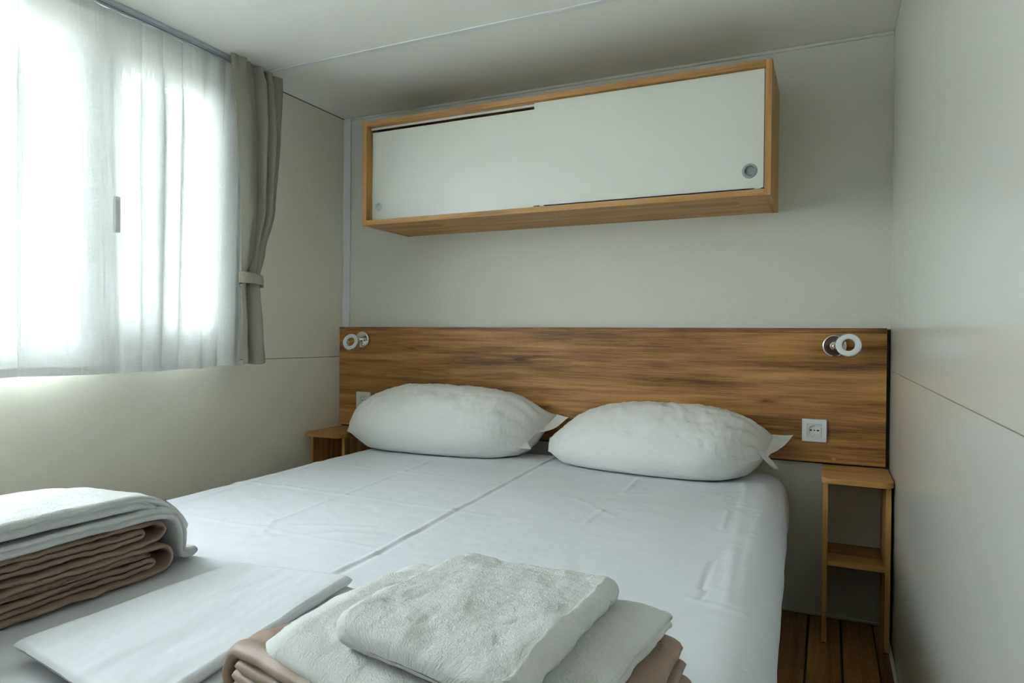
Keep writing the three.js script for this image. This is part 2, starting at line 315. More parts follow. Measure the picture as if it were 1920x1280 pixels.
// ---------------------------------------------------------------- nightstands
function nightstand(x0, label, flip) {
  const t = thing('nightstand', label, 'nightstand', [x0, 0, 0], 'slim oak nightstands either side of the bed');
  const w = 0.206, d = 0.285, s = new THREE.Shape(), r = 0.032;      // top with rounded front corners
  s.moveTo(0, 0); s.lineTo(w, 0); s.lineTo(w, d - r); s.absarc(w - r, d - r, r, 0, Math.PI / 2, false); s.lineTo(r, d); s.absarc(r, d - r, r, Math.PI / 2, Math.PI, false); s.closePath();
  const top = new THREE.ExtrudeGeometry(s, { depth: 0.016, bevelEnabled: true, bevelThickness: 0.001, bevelSize: 0.001, bevelOffset: -0.001, bevelSegments: 2, curveSegments: 12 }).rotateX(Math.PI / 2).translate(0, 0.552, 0.001);
  mesh('top', boxUV(top, 'x', [flip * 0.5, 0.1]), M.oak, t);
  for (const x of [0.004, 0.186]) mesh('side_panel', bx(x, 0.004, 0.011, x + 0.016, 0.5345, 0.239, 0.001, 'y', [x * 3 + flip, 0.2]), M.oak, t);
  for (const x of [0.0055, 0.1875]) mesh('foot_glide', bx(x, 0.0, 0.015, x + 0.013, 0.004, 0.236, 0.001), M.black, t);
  mesh('shelf', bx(0.0205, 0.258, 0.011, 0.1855, 0.274, 0.237, 0.001, 'x', [flip * 0.2, 0.3]), M.oak, t);
  return t;
}
nightstand(2.1705, 'open slim oak nightstand with a shelf beside the glossy right wall', 0);
nightstand(0.003, 'oak nightstand half hidden behind the bed below the window wall', 1);

// ---------------------------------------------------------------- wall cabinet
{
  const x0 = 0.376, x1 = 2.012, y0 = 1.467, y1 = 1.910, zf = 0.345, th = 0.021;
  const t = thing('wall_cabinet', 'long oak wall cabinet with two white sliding doors above the bed', 'cabinet', [0, 0, 0]);
  mesh('side_panel', bx(x0, y0, 0.0005, x0 + th, y1, zf, 0.0012, 'y'), M.oak, t);
  mesh('side_panel', bx(x1 - th, y0, 0.0005, x1, y1, zf, 0.0012, 'y', [0.4, 0.1]), M.oak, t);
  mesh('top_panel', bx(x0 + th, y1 - th - 0.001, 0.0005, x1 - th, y1 - 0.001, zf - 0.001, 0.0012, 'x', [0, 0.17]), M.oak, t);
  mesh('bottom_panel', bx(x0 + th, y0 + 0.001, 0.0005, x1 - th, y0 + th + 0.001, zf - 0.001, 0.0012, 'x', [0.5, 0.05]), M.oak, t);
  mesh('back_panel', bx(x0 + th, y0 + th + 0.001, 0.0005, x1 - th, y1 - th - 0.001, 0.006, 0.001), M.plastic, t);
  const yb = y0 + th + 0.001, yt = y1 - th - 0.001;
  mesh('door_track', join([bx(x0 + th, yt - 0.009, 0.309, x1 - th, yt, 0.313, 0.001)]), M.trim, t);
  mesh('door_track', join([bx(x0 + th, yb, 0.287, x1 - th, yb + 0.0015, 0.336, 0.0005)]), M.darkGrey, t);
  const disc = (r, d, x, y, z) => new THREE.CylinderGeometry(r, r, d, 40).rotateX(Math.PI / 2).translate(x, y, z);
  const ring = (r0, r1, d, x, y, z) => new THREE.LatheGeometry([[r0, 0], [r0, d * 0.7], [r0 + 0.0015, d], [r1 - 0.002, d * 0.8], [r1, 0]].map((p) => new THREE.Vector2(...p)), 48).rotateX(Math.PI / 2).translate(x, y, z);
  // a door panel with a round hole for its finger pull
  const door = (xa, xb, ya, yb2, z0, z1, hx, hy, r) => {
    const s = new THREE.Shape(); s.moveTo(xa, ya); s.lineTo(xb, ya); s.lineTo(xb, yb2); s.lineTo(xa, yb2); s.closePath();
    const h = new THREE.Path(); h.absarc(hx, hy, r, 0, Math.PI * 2, true); s.holes.push(h);
    return boxUV(new THREE.ExtrudeGeometry(s, { depth: z1 - z0 - 0.002, bevelEnabled: true, bevelThickness: 0.001, bevelSize: 0.001, bevelOffset: -0.001, bevelSegments: 2, curveSegments: 32 }).translate(0, 0, z0 + 0.001));
  };
  const dl = mesh('sliding_door', door(x0 + th + 0.002, 1.21, yb + 0.003, yt - 0.018, 0.294, 0.307, 0.434, 1.553, 0.0125), M.door, t);
  mesh('finger_pull', join([ring(0.0120, 0.0205, 0.003, 0.434, 1.553, 0.307), disc(0.0123, 0.002, 0.434, 1.553, 0.2955)]), M.greyRing, dl).userData.label = 'white round finger pull';
  const dr = mesh('sliding_door', door(1.166, x1 - th - 0.003, yb + 0.007, yt - 0.0022, 0.316, 0.329, 1.944, 1.5535, 0.0165), M.door, t);
  mesh('finger_pull', join([ring(0.016, 0.0245, 0.003, 1.944, 1.5535, 0.329), disc(0.0163, 0.002, 1.944, 1.5535, 0.320)]), M.greyPlastic, dr).userData.label = 'grey round finger pull';
  for (const x of [1.19, 1.96]) mesh('door_guide', bx(x, yb + 0.0015, 0.314, x + 0.02, yb + 0.007, 0.331, 0.001), M.plastic, dr);
  mesh('screw_cap', new THREE.CylinderGeometry(0.004, 0.004, 0.001, 20).translate(1.22, y0 + 0.0008, 0.22), M.paleTrim, t);
}

// ---------------------------------------------------------------- reading lamps
function ringLamp(x, y, label, dir, cx, cy, cz) {
  const t = thing('reading_lamp', label, 'lamp', [x, y, 0.0313], 'chrome ring reading lamps on the headboard');
  const lathe = (pts) => new THREE.LatheGeometry(pts.map((p) => new THREE.Vector2(...p)), 64);
  mesh('wall_plate', lathe([[0.0005, 0.0205], [0.034, 0.0205], [0.0375, 0.0195], [0.0395, 0.0165], [0.0395, 0.0005], [0.0005, 0.0005]]).rotateX(Math.PI / 2), M.chrome, t);
  const n = new THREE.Vector3(...dir).normalize(), q = new THREE.Quaternion().setFromUnitVectors(new THREE.Vector3(0, 1, 0), n);
  const c = new THREE.Vector3(cx, cy, cz);
  const body = mesh('ring_head', lathe([[0.0195, -0.013], [0.0195, 0.0115], [0.0215, 0.0125], [0.0215, 0.0105], [0.0375, 0.0105], [0.0375, 0.0125], [0.0395, 0.0115], [0.041, 0.004], [0.041, -0.008], [0.037, -0.0145], [0.022, -0.0145], [0.0195, -0.013]]).applyQuaternion(q).translate(cx, cy, cz), M.chrome, t);
  mesh('diffuser', lathe([[0.0216, 0.0106], [0.0216, 0.0128], [0.024, 0.0136], [0.035, 0.0136], [0.0374, 0.0128], [0.0374, 0.0106]]).applyQuaternion(q).translate(cx, cy, cz), M.diffuser, body).userData.label = 'white annular light panel';
  // arm: from the plate to the back of the ring's rim nearest to the plate
  const a = new THREE.Vector3(0, 0, 0.0205), rimDir = a.clone().sub(c).addScaledVector(n, -a.clone().sub(c).dot(n)).normalize();
  const b = c.clone().addScaledVector(rimDir, 0.030).addScaledVector(n, -0.013), mid = new THREE.Vector3(0, 0, 0.046);
  const curve = new THREE.CatmullRomCurve3([a, mid, mid.clone().lerp(b, 0.5).add(new THREE.Vector3(0, 0, 0.006)), b]);
  mesh('arm', join([new THREE.TubeGeometry(curve, 24, 0.0065, 14), new THREE.SphereGeometry(0.0105, 24, 16).translate(0, 0, 0.046), new THREE.SphereGeometry(0.008, 20, 14).translate(b.x, b.y, b.z), new THREE.CylinderGeometry(0.012, 0.014, 0.008, 28).rotateX(Math.PI / 2).translate(0, 0, 0.0245)]), M.chrome, t);
  mesh('switch', new THREE.CylinderGeometry(0.005, 0.005, 0.006, 20).rotateX(Math.PI / 2).translate(0.012, -0.024, 0.0235), M.chrome, t);
}
ringLamp(2.205, 0.977, 'chrome ring reading lamp above the right-hand socket, facing the room', [-0.12, 0.10, 1], 0.044, 0.003, 0.083);
ringLamp(0.151, 0.979, 'chrome ring reading lamp by the window-wall end of the headboard', [0.16, 0.36, 1], -0.010, -0.014, 0.083);

// ---------------------------------------------------------------- sockets
function socket(x, y, label, holes) {
  const t = thing('power_socket', label, 'socket', [x, y, 0.0313], 'white sockets on the headboard');
  const sq = (a, r) => { const s = new THREE.Shape(); s.moveTo(-a + r, -a); s.lineTo(a - r, -a); s.absarc(a - r, -a + r, r, -Math.PI / 2, 0); s.lineTo(a, a - r); s.absarc(a - r, a - r, r, 0, Math.PI / 2); s.lineTo(-a + r, a); s.absarc(-a + r, a - r, r, Math.PI / 2, Math.PI); s.lineTo(-a, -a + r); s.absarc(-a + r, -a + r, r, Math.PI, 1.5 * Math.PI); return s; };
  const hole = (s, r) => { const h = new THREE.Path(); h.absarc(0, 0, r, 0, Math.PI * 2, true); s.holes.push(h); return s; };
  const fr = sq(0.0405, 0.002); const cut = new THREE.Path(sq(0.0232, 0.0015).getPoints(8).reverse()); fr.holes.push(cut);
  mesh('frame', new THREE.ExtrudeGeometry(fr, { depth: 0.006, bevelEnabled: true, bevelThickness: 0.0015, bevelSize: 0.0015, bevelOffset: -0.0015, bevelSegments: 3 }).translate(0, 0, 0.0015), M.plastic, t);
  const ins = mesh('insert', join([new THREE.ExtrudeGeometry(hole(sq(0.0224, 0.0015), 0.0195), { depth: 0.008, bevelEnabled: true, bevelThickness: 0.0008, bevelSize: 0.0008, bevelOffset: -0.0008, bevelSegments: 2, curveSegments: 32 }).translate(0, 0, 0.0008), new THREE.CylinderGeometry(0.0197, 0.0197, 0.001, 40).rotateX(Math.PI / 2).translate(0, 0, 0.0016)]), M.plastic, t);
  for (const [hx, hy, w, h] of holes) mesh('pin_hole', w === h ? new THREE.CylinderGeometry(w / 2, w / 2, 0.0006, 20).rotateX(Math.PI / 2).translate(hx, hy, 0.0024) : bx(hx - w / 2, hy - h / 2, 0.0021, hx + w / 2, hy + h / 2, 0.0027, 0.0003), M.black, ins);
  for (const s of [-1, 1]) mesh('earth_clip', bx(-0.0022, s * 0.0165 - 0.002, 0.0021, 0.0022, s * 0.0165 + 0.002, 0.0065, 0.0005), M.alu, ins);
}
socket(2.1435, 0.6735, 'white square socket with slotted holes right of the pillows', [[0, 0, 0.005, 0.005], [-0.0115, 0, 0.0075, 0.0045], [0.0115, 0, 0.0075, 0.0045]]);
socket(0.1530, 0.6850, 'white square socket with two round holes above the left nightstand', [[-0.0095, 0, 0.0052, 0.0052], [0.0095, 0, 0.0052, 0.0052]]);

// ---------------------------------------------------------------- bed
const BEDY = 0.512, TURN = 0.036;
{
  const t = thing('double_bed', 'double bed made up with a creased white fitted sheet', 'bed', [1.19, 0, 0.06]);
  t.rotation.y = TURN;
  const L = 2.25;
  mesh('bed_base', bx(-0.80, 0.06, 0.02, 0.80, 0.28, L - 0.06, 0.01, 'x'), M.oak, t);
  for (const sx of [-0.72, 0.72]) for (const z of [0.12, L - 0.16]) mesh('leg', bx(sx - 0.025, 0, z - 0.025, sx + 0.025, 0.0595, z + 0.025, 0.003, 'y'), M.black, t);
  mesh('mattress', new RoundedBoxGeometry(1.64, 0.20, L - 0.06, 4, 0.04).translate(0, 0.385, L / 2), M.mattress, t);
  // creases of the sheet in the room's x, z: [points, height, width]
  const cs = Math.cos(TURN), sn = Math.sin(TURN);
  const toLocal = ([x, z]) => { const dx = x - 1.19, dz = z - 0.06; return [dx * cs - dz * sn, dx * sn + dz * cs]; };
  const creases = [
    [[[1.18, 0.10], [1.196, 0.323], [1.244, 1.048], [1.272, 1.441], [1.276, 1.642]], 0.0030, 0.006],
    [[[1.190, 0.10], [1.206, 0.323], [1.255, 1.048], [1.283, 1.441], [1.288, 1.7]], -0.0030, 0.007],
    [[[0.33, 0.655], [0.814, 0.661], [1.2, 0.665]], 0.0016, 0.007], [[[0.35, 1.045], [0.67, 1.033], [0.851, 1.037], [1.229, 1.049], [1.36, 1.052]], 0.0022, 0.007], [[[0.40, 1.415], [0.89, 1.415], [1.25, 1.42]], 0.0018, 0.007],
    [[[0.79, 0.45], [0.814, 0.661], [0.851, 1.037], [0.891, 1.422]], 0.0018, 0.008], [[[0.45, 0.70], [0.471, 1.031], [0.511, 1.399], [0.52, 1.7]], 0.0018, 0.008],
    [[[1.596, 0.364], [1.604, 0.52], [1.609, 0.628]], 0.0028, 0.008], [[[1.613, 0.858], [1.617, 1.008]], 0.0025, 0.008],
    [[[1.935, 0.30], [1.95, 0.384], [1.991, 1.02], [2.022, 1.389]], 0.0040, 0.012], [[[1.936, 0.711], [1.946, 0.884]], 0.0030, 0.006], [[[1.942, 0.66], [1.962, 0.70]], 0.0025, 0.006],
    [[[1.961, 1.162], [1.969, 1.333]], -0.0035, 0.006], [[[1.98, 1.336], [1.973, 1.399]], -0.0030, 0.006], [[[1.94, 0.628], [1.959, 0.633], [2.03, 0.637]], 0.0022, 0.006], [[[1.945, 1.395], [1.976, 1.403], [2.06, 1.42]], 0.0024, 0.007],
    [[[2.02, 0.668], [2.021, 0.898], [2.03, 1.165], [2.052, 1.414]], 0.0030, 0.008], [[[0.885, 1.36], [0.93, 1.44], [0.99, 1.47]], 0.0020, 0.008], [[[0.85, 1.45], [1.0, 1.34], [1.15, 1.29]], 0.0016, 0.012], [[[0.93, 1.50], [1.1, 1.36], [1.2, 1.33]], 0.0014, 0.012],
    [[[1.60, 0.63], [1.68, 0.60], [1.78, 0.62]], 0.0014, 0.01], [[[1.5, 0.75], [1.61, 0.86], [1.66, 0.9]], 0.0014, 0.01],
  ].map(([p, h, w]) => [p.map(toLocal), h * 1.4, w]);
  const segD = (x, z, a, b) => { const vx = b[0] - a[0], vz = b[1] - a[1], q = clamp(((x - a[0]) * vx + (z - a[1]) * vz) / (vx * vx + vz * vz)); return Math.hypot(x - a[0] - q * vx, z - a[1] - q * vz); };
  const relief = (x, z) => {
    let h = 0.0022 * fb(x * 5, z * 5, 2) + 0.0009 * fb(x * 14, z * 9, 7);
    for (const [p, a, w] of creases) for (let k = 0; k + 1 < p.length; k++) {
      const x0 = Math.min(p[k][0], p[k + 1][0]) - 3 * w, x1 = Math.max(p[k][0], p[k + 1][0]) + 3 * w, z0 = Math.min(p[k][1], p[k + 1][1]) - 3 * w, z1 = Math.max(p[k][1], p[k + 1][1]) + 3 * w;
      if (x < x0 || x > x1 || z < z0 || z > z1) continue;
      const g = a * gauss(segD(x, z, p[k], p[k + 1]), w) * (0.75 + 0.5 * n3(x * 11, z * 11, a * 1000)); if (Math.abs(g) > Math.abs(h * 0 + 1e-6)) h += g * (k ? 0.8 : 1);
    }
    // flattened hem strips near the right edge
    return h;
  };
  // profile across the bed, from the right foot over the top to the left foot: [x, y, share of top]
  const half = [[0.838, 0.012], [0.842, 0.10], [0.850, 0.20], [0.862, 0.30], [0.870, 0.38], [0.868, 0.430], [0.858, 0.465], [0.842, 0.489], [0.820, 0.503], [0.790, 0.510], [0.750, BEDY]];
  const right = new THREE.CatmullRomCurve3(half.map(([x, y]) => new THREE.Vector3(x, y, 0)), false, 'centripetal').getSpacedPoints(70);
  const prof = [...right.map((p) => [p.x, p.y])];
  for (let k = 1; k < 300; k++) prof.push([lerp(0.75, -0.75, k / 300), BEDY]);
  for (const p of right.slice().reverse()) prof.push([-p.x, p.y]);
  const nz = 330, np = prof.length - 1;
  const cl = [0]; for (let k = 1; k <= np; k++) cl.push(cl[k - 1] + Math.hypot(prof[k][0] - prof[k - 1][0], prof[k][1] - prof[k - 1][1]));
  const g = grid(np, nz, (u, v) => {
    const k = Math.round(u * np); let [x, y] = prof[k]; let z = v * L;
    const side = clamp((BEDY - y) / BEDY), s = Math.sign(x) || 1;
    // round the two ends down
    const e = Math.min(z, L - z), q = e < 0.05 ? 1 - Math.sqrt(Math.max(0, 1 - (1 - e / 0.05) ** 2)) : 0;
    const far = z < 0.05;
    y -= q * 0.05 * (1 - side);
    if (far) x *= 1 - 0.012 * q;
    y += relief(x, z) * sm(0, 0.03, 1 - side - 0.0) * sm(0, 0.03, e);
    const hang = sm(0.12, 0.8, side);
    x += s * hang * (0.010 * Math.sin(z * 15 + 2.2 * Math.sin(z * 4.3)) + 0.008 * fb(z * 7, y * 2, s) + 0.006 * n3(z * 22, y * 4));
    x += s * sm(0.03, 0.2, side) * (1 - hang) * 0.006 * fb(z * 8, y * 6, 4);
    return [x, Math.max(0.004, y), z];
  }, (u, v) => [cl[Math.round(u * np)], v * L]);
  // ends hang down too
  const endCloth = (zEnd, dir) => grid(160, 24, (u, v) => {
    const x = lerp(-0.85, 0.85, u), y = lerp(BEDY - 0.05, 0.012, v), c = Math.abs(x) > 0.8 ? (Math.abs(x) - 0.8) / 0.05 : 0;
    return [x * (1 - 0.012 * (dir < 0)), y, zEnd - dir * 0.02 * c * c + dir * 0.008 * v * Math.sin(x * 18)];
  }, (u, v) => [u * 1.7, v * 0.5]);
  mesh('fitted_sheet', join([g, endCloth(0, -1), endCloth(L, 1)]), M.linen, t);
}

// ---------------------------------------------------------------- pillows
function pillow(label, F, B, bMax, hem, sd, wr, kl) {
  const t = thing('pillow', label, 'pillow', [0, 0, 0], 'plump white pillows against the headboard');
  const cv = (p) => new THREE.CatmullRomCurve3(p.map((q) => new THREE.Vector3(...q)), false, 'centripetal');
  const cf = cv(F), cb = cv(B), nS = 120, nl = 96, hemS = 0.0;
  const smax = (a, b, k) => { const h = clamp(0.5 + 0.5 * (a - b) / k); return lerp(b, a, h) + k * h * (1 - h); };
  const section = (s) => {
    const f = cf.getPoint(s), b = cb.getPoint(s), c = f.clone().add(b).multiplyScalar(0.5), d = b.clone().sub(f), a = d.length() / 2; d.normalize();
    const n = new THREE.Vector3(1, 0, 0).cross(d).normalize();
    return { c, d, a, n };
  };
  const geo = sleeve(nS, nl, (i, j) => {
    const s = i / nS, { c, d, a, n } = section(s), e = Math.abs(2 * s - 1);
    const b = Math.max(0.003, bMax * Math.pow(Math.max(0, 1 - Math.pow(e, s < 0.5 ? kl : 3.0)), s < 0.5 ? (kl < 2.2 ? 0.82 : 0.62) : 0.55));
    const phi = j / nl * Math.PI * 2, cu = Math.cos(phi), su = Math.sin(phi);
    const lens = sm(0.55, 1, e);
    const pw = Math.sign(cu) * Math.pow(Math.abs(cu), lerp(0.92, 1, lens));
    let th = Math.sign(su) * Math.pow(Math.abs(su), lerp(0.95, 1.6, lens)) * b;
    const k = 1 - Math.abs(cu) ** 6;
    th += k * (0.0035 * fb(s * 9 + sd, cu * 3, sd) + wr * 0.0030 * fb(s * 34 + sd, cu * 3.2 + 4, sd + 2) * sm(0.95, 0.5, e * 0.4 + (cu < -0.1 ? 0.1 : 0.35))) * sm(1, 0.9, e);
    // gathers that run out from the open end
    th += k * 0.006 * sm(0.72, 0.98, s) * Math.sin(cu * 16 + sd) * sm(1.0, 0.93, s) + k * 0.004 * sm(0.2, 0.03, s) * Math.sin(cu * 13 + sd);
    const p = c.clone().addScaledVector(d, pw * a).addScaledVector(n, th);
    p.y = smax(p.y, BEDY + 0.0035, 0.02); p.z = smax(p.z, 0.0345, 0.02);
    return p.toArray();
  }, (i, j) => [i / nS * 0.8, j / nl * 0.9]);
  mesh('cushion', geo, M.pillow, t);
  // the loose open end of the pillowcase: two cloth edges beyond the filling, given by their corner points
  for (const e of hem) {
    const rows = e.map(cv), nv = 14, nu = 40;
    const front = (u, v) => {
      const q = rows.map((r) => r.getPoint(u)); const c2 = new THREE.CatmullRomCurve3(q).getPoint(v);
      c2.addScaledVector(new THREE.Vector3(0.3, 0.5, 0.8), 0.004 * v * Math.sin(u * 19 + sd)); c2.y = smax(c2.y, BEDY + (c2.x > 2.04 ? -0.05 : 0.004), 0.01); c2.z = Math.max(c2.z, 0.036); return c2.toArray();
    };
    mesh('case_hem', grid(nu, nv, front, (u, v) => [u * 0.4, v * 0.06]), M.pillow, t);
  }
  return t;
}
pillow('plump white pillow nearer the window, propped against the headboard',
  [[0.315, 0.588, 0.36], [0.45, 0.565, 0.385], [0.72, 0.555, 0.385], [0.96, 0.548, 0.335], [1.075, 0.545, 0.250]],
  [[0.245, 0.655, 0.19], [0.45, 0.705, 0.05], [0.75, 0.715, 0.045], [1.0, 0.70, 0.045], [1.165, 0.675, 0.055]],
  0.142, [
    [[[1.062, 0.552, 0.262], [1.085, 0.590, 0.20], [1.12, 0.640, 0.12], [1.160, 0.678, 0.052]], [[1.082, 0.556, 0.250], [1.100, 0.588, 0.195], [1.15, 0.628, 0.115], [1.188, 0.670, 0.048]], [[1.118, 0.550, 0.215], [1.088, 0.600, 0.20], [1.16, 0.618, 0.115], [1.212, 0.664, 0.046]]],
  ], 2.3, 1.9, 2.7);
pillow('plump white pillow beside the slotted socket, its loose case end over the bed edge',
  [[1.205, 0.555, 0.25], [1.30, 0.545, 0.315], [1.60, 0.548, 0.375], [1.84, 0.556, 0.36], [1.978, 0.588, 0.255]],
  [[1.165, 0.590, 0.14], [1.36, 0.675, 0.05], [1.60, 0.69, 0.045], [1.85, 0.675, 0.045], [2.015, 0.645, 0.055]],
  0.128, [
    [[[1.972, 0.605, 0.235], [1.985, 0.615, 0.17], [2.0, 0.635, 0.11], [2.005, 0.652, 0.055]], [[1.992, 0.600, 0.230], [1.998, 0.606, 0.17], [2.025, 0.622, 0.105], [2.040, 0.650, 0.052]], [[2.002, 0.592, 0.225], [2.006, 0.596, 0.165], [2.045, 0.618, 0.10], [2.074, 0.652, 0.048]]],
    [[[1.972, 0.612, 0.250], [1.985, 0.614, 0.215]], [[2.002, 0.580, 0.252], [2.012, 0.586, 0.215]], [[2.022, 0.560, 0.245], [2.036, 0.556, 0.215]]],
  ], 7.7, 1.9, 1.7);

// ---------------------------------------------------------------- quilts, towels and folded sheet on the bed
const B0 = BEDY + 0.0065;
// folded quilt by the window: folds at its far end, layer edges facing the room
{
  const t = thing('folded_quilt', 'brown quilt folded in many layers under towels, nearer the window', 'quilt', [0, 0, 0], 'folded brown quilts on the bed');
  const x0 = 0.66, x1 = 0.982, th = 0.0104, near = 2.20;
  const y = (k) => B0 + 0.006 + k * 0.0121;
  const U = (lo, hi, z, sd, bulge = 0) => { const c = (y(lo) + y(hi)) / 2, r = (y(hi) - y(lo)) / 2; return [[near, y(lo)], [1.95, y(lo)], [z + 0.03 + r, y(lo)], [z + 0.4 * r, c - 0.75 * r], [z - bulge, c], [z + 0.4 * r, c + 0.75 * r], [z + 0.03 + r, y(hi)], [1.95, y(hi)], [near, y(hi)]]; };
  const lift = (sd) => (w, a) => 0.0026 * fb(a * 14, sd, 3) + 0.0016 * n3(a * 38, sd * 3, w * 4) + 0.004 * sm(1.75, 1.72, a) * n3(w * 9, sd);
  const sideN = (sd, out) => (tt, s, d) => d > 0 ? out + 0.007 * fb(s * 9, sd, 1) + 0.0045 * n3(s * 40, sd + tt, 2) : 0;
  const mk = (path, sd, out, h = th) => band({ path, axis: 'x', w0: x0, w1: x1, th: h, nS: 220, nW: 26, lift: lift(sd), relief: (w, s) => 0.0012 * fb(w * 20, s * 20, sd), side: sideN(sd, out), round: 1 });
  mesh('cover', join([
    mk(U(5, 8.2, 1.752, 1, 0.006), 1.3, 0.002), mk(U(6.1, 7.1, 1.790, 2), 4.1, -0.004),
    mk(U(0, 4, 1.734, 3, 0.002), 7.7, 0.004), mk(U(1, 2, 1.768, 4), 9.2, -0.003), mk([[near, y(3)], [1.95, y(3)], [1.775, y(3)]], 12.9, -0.006),
  ]), M.quilt, t);
}
const terryRelief = (sd, amp = 1) => (w, s) => amp * (0.0026 * fb(w * 16, s * 16, sd) + 0.0005 * n3(w * 120, s * 120, sd) + 0.0004 * n3(w * 260, s * 260, sd));
{
  const t = thing('folded_towel', 'white towel lying directly on the window-side brown quilt', 'towel', [0, 0, 0], 'folded white towels on the quilts');
  mesh('terry_cloth', band({ path: [[2.20, 0.6425], [2.02, 0.6435], [1.87, 0.6445], [1.785, 0.6435], [1.740, 0.632], [1.722, 0.604], [1.713, 0.574], [1.700, 0.547], [1.676, 0.532], [1.645, 0.529]], axis: 'x', w0: 0.70, w1: (s) => 1.0 - 0.05 * sm(0.8, 1, s), th: 0.0215, lobes: 2, nS: 240, nW: 130, lift: (w, a) => 0.003 * fb(a * 6, w * 3, 2), relief: terryRelief(3), side: (tt, s) => 0.004 * fb(s * 8, 2, 6) }), M.terry, t);
}
{
  const t = thing('folded_towel', 'topmost white towel of the window-side stack, its end drooping', 'towel', [0, 0, 0], 'folded white towels on the quilts');
  mesh('terry_cloth', band({ path: [[2.20, 0.6715], [2.05, 0.6745], [1.94, 0.6755], [1.86, 0.674], [1.795, 0.666], [1.742, 0.640], [1.707, 0.607], [1.690, 0.580]], axis: 'x', w0: 0.715, w1: (s) => 0.995 - 0.02 * sm(0.6, 1, s), th: 0.030, lobes: 2, nS: 220, nW: 130, lift: (w, a) => 0.004 * fb(a * 5, w * 4, 8) - 0.012 * sm(0.86, 0.70, w), relief: terryRelief(6), corner: 0.02, side: (tt, s) => 0.006 * fb(s * 7, 5, 6) }), M.terry, t);
}
// folded sheet, flat, two leaves
{
  const t = thing('folded_sheet', 'flat folded white sheet between the two brown quilts', 'sheet', [0, 0, 0]);
  const lift = (w, a) => 0.0035 * fb(w * 5, a * 2.2, 12) + 0.0018 * fb(w * 13, a * 3, 4);
  const rel = (w, s) => 0.0011 * fb(w * 20 + s * 6, s * 3.0, 6) + 0.0012 * fb(w * 6, s * 5, 1);
  const post = ([x, y, z]) => [x, y, z + 0.16 * (x - 1.12) * sm(1.85, 2.08, z) - 0.12 * (x - 1.12) * sm(1.85, 1.70, z)];
  mesh('lower_leaf', band({ path: [[2.085, B0 + 0.008], [1.95, B0 + 0.008], [1.80, B0 + 0.008], [1.71, B0 + 0.008]], axis: 'x', w0: (s) => 1.150 + 0.012 * s, w1: (s) => 1.470 - 0.065 * s, th: 0.012, lobes: 2, nS: 120, nW: 70, lift, relief: rel, post }), M.linen, t);
  mesh('upper_leaf', band({ path: [[2.100, B0 + 0.0235], [2.085, B0 + 0.0238], [1.95, B0 + 0.0235], [1.80, B0 + 0.0235], [1.70, B0 + 0.0230]], axis: 'x', w0: (s) => 1.112 + 0.018 * s, w1: (s) => 1.452 - 0.065 * s, th: 0.018, lobes: 1, nS: 140, nW: 90, lift, relief: rel, side: (tt, s, d) => 0.003 * fb(s * 6, d, 2), post, round: 1.4 }), M.linen, t);
}
// folded quilt at the foot of the bed, folds to the left, layer ends to the right
{
  const t = thing('folded_quilt', 'brown quilt under two rumpled towels at the front middle of the bed', 'quilt', [0, 0, 0], 'folded brown quilts on the bed');
  const th = 0.0165, y = (k) => B0 + 0.0085 + k * 0.0178, z0 = 1.80, z1 = 2.07;
  const U = (lo, hi, xl, xr) => { const c = (y(lo) + y(hi)) / 2, r = (y(hi) - y(lo)) / 2; return [[xr, y(lo)], [1.8, y(lo)], [xl + 0.02 + r, y(lo)], [xl + 0.35 * r, c - 0.72 * r], [xl, c], [xl + 0.35 * r, c + 0.72 * r], [xl + 0.02 + r, y(hi)], [1.8, y(hi)], [xr - 0.02, y(hi)], [xr + 0.004, y(hi) - 0.005], [xr + 0.010, y(hi) - 0.014]]; };
  const mk = (path, sd) => band({ path, axis: 'z', w0: z0, w1: z1, th, nS: 220, nW: 70, post: ([x, y, z]) => [x + 0.06 * sm(2.02, 1.92, z) * sm(1.72, 1.56, x), y, z + 0.28 * (x - 1.5) * sm(1.85, 2.05, z)], lift: (w, a) => 0.003 * (1.2 + fb(a * 7, w * 7, sd)) * sm(2.1, 1.9, a), relief: (w, s) => 0.0030 * fb(w * 16, s * 16, sd) + 0.0050 * n3(w * 40, s * 5, sd), side: (tt, s) => 0.004 * fb(s * 12, sd, 3) });
  mesh('cover', join([mk(U(0, 4.5, 1.505, 2.008), 2.2), mk(U(0.95, 1.9, 1.528, 2.022), 5.1), mk([[2.026, y(2.9)], [1.8, y(2.8)], [1.60, y(2.8)], [1.528, y(2.75)]], 8.3), mk([[2.006, y(3.7)], [1.8, y(3.65)], [1.60, y(3.65)], [1.535, y(3.6)]], 6.4)]), M.quilt, t);
}
{
  const t = thing('folded_towel', 'lower, wider white towel on the front brown quilt', 'towel', [0, 0, 0], 'folded white towels on the quilts');
  mesh('terry_cloth', band({ path: [[2.075, 0.616], [2.055, 0.628], [2.02, 0.633], [1.95, 0.636], [1.86, 0.634], [1.765, 0.626]], axis: 'x', w0: 1.532, w1: (s) => 1.985 + 0.02 * s, th: 0.020, lobes: 2, nS: 150, nW: 190,
    lift: (w, a) => 0.004 * fb(a * 8, w * 8, 5) - 0.034 * sm(1.61, 1.525, w) - 0.006 * sm(1.95, 2.02, w), relief: terryRelief(11), corner: 0.025, side: (tt, s) => 0.005 * fb(s * 7, 3, 9),
    post: ([x, y, z]) => [x, y, z + 0.28 * (x - 1.56) * sm(1.85, 2.05, z)] }), M.terry, t);
}
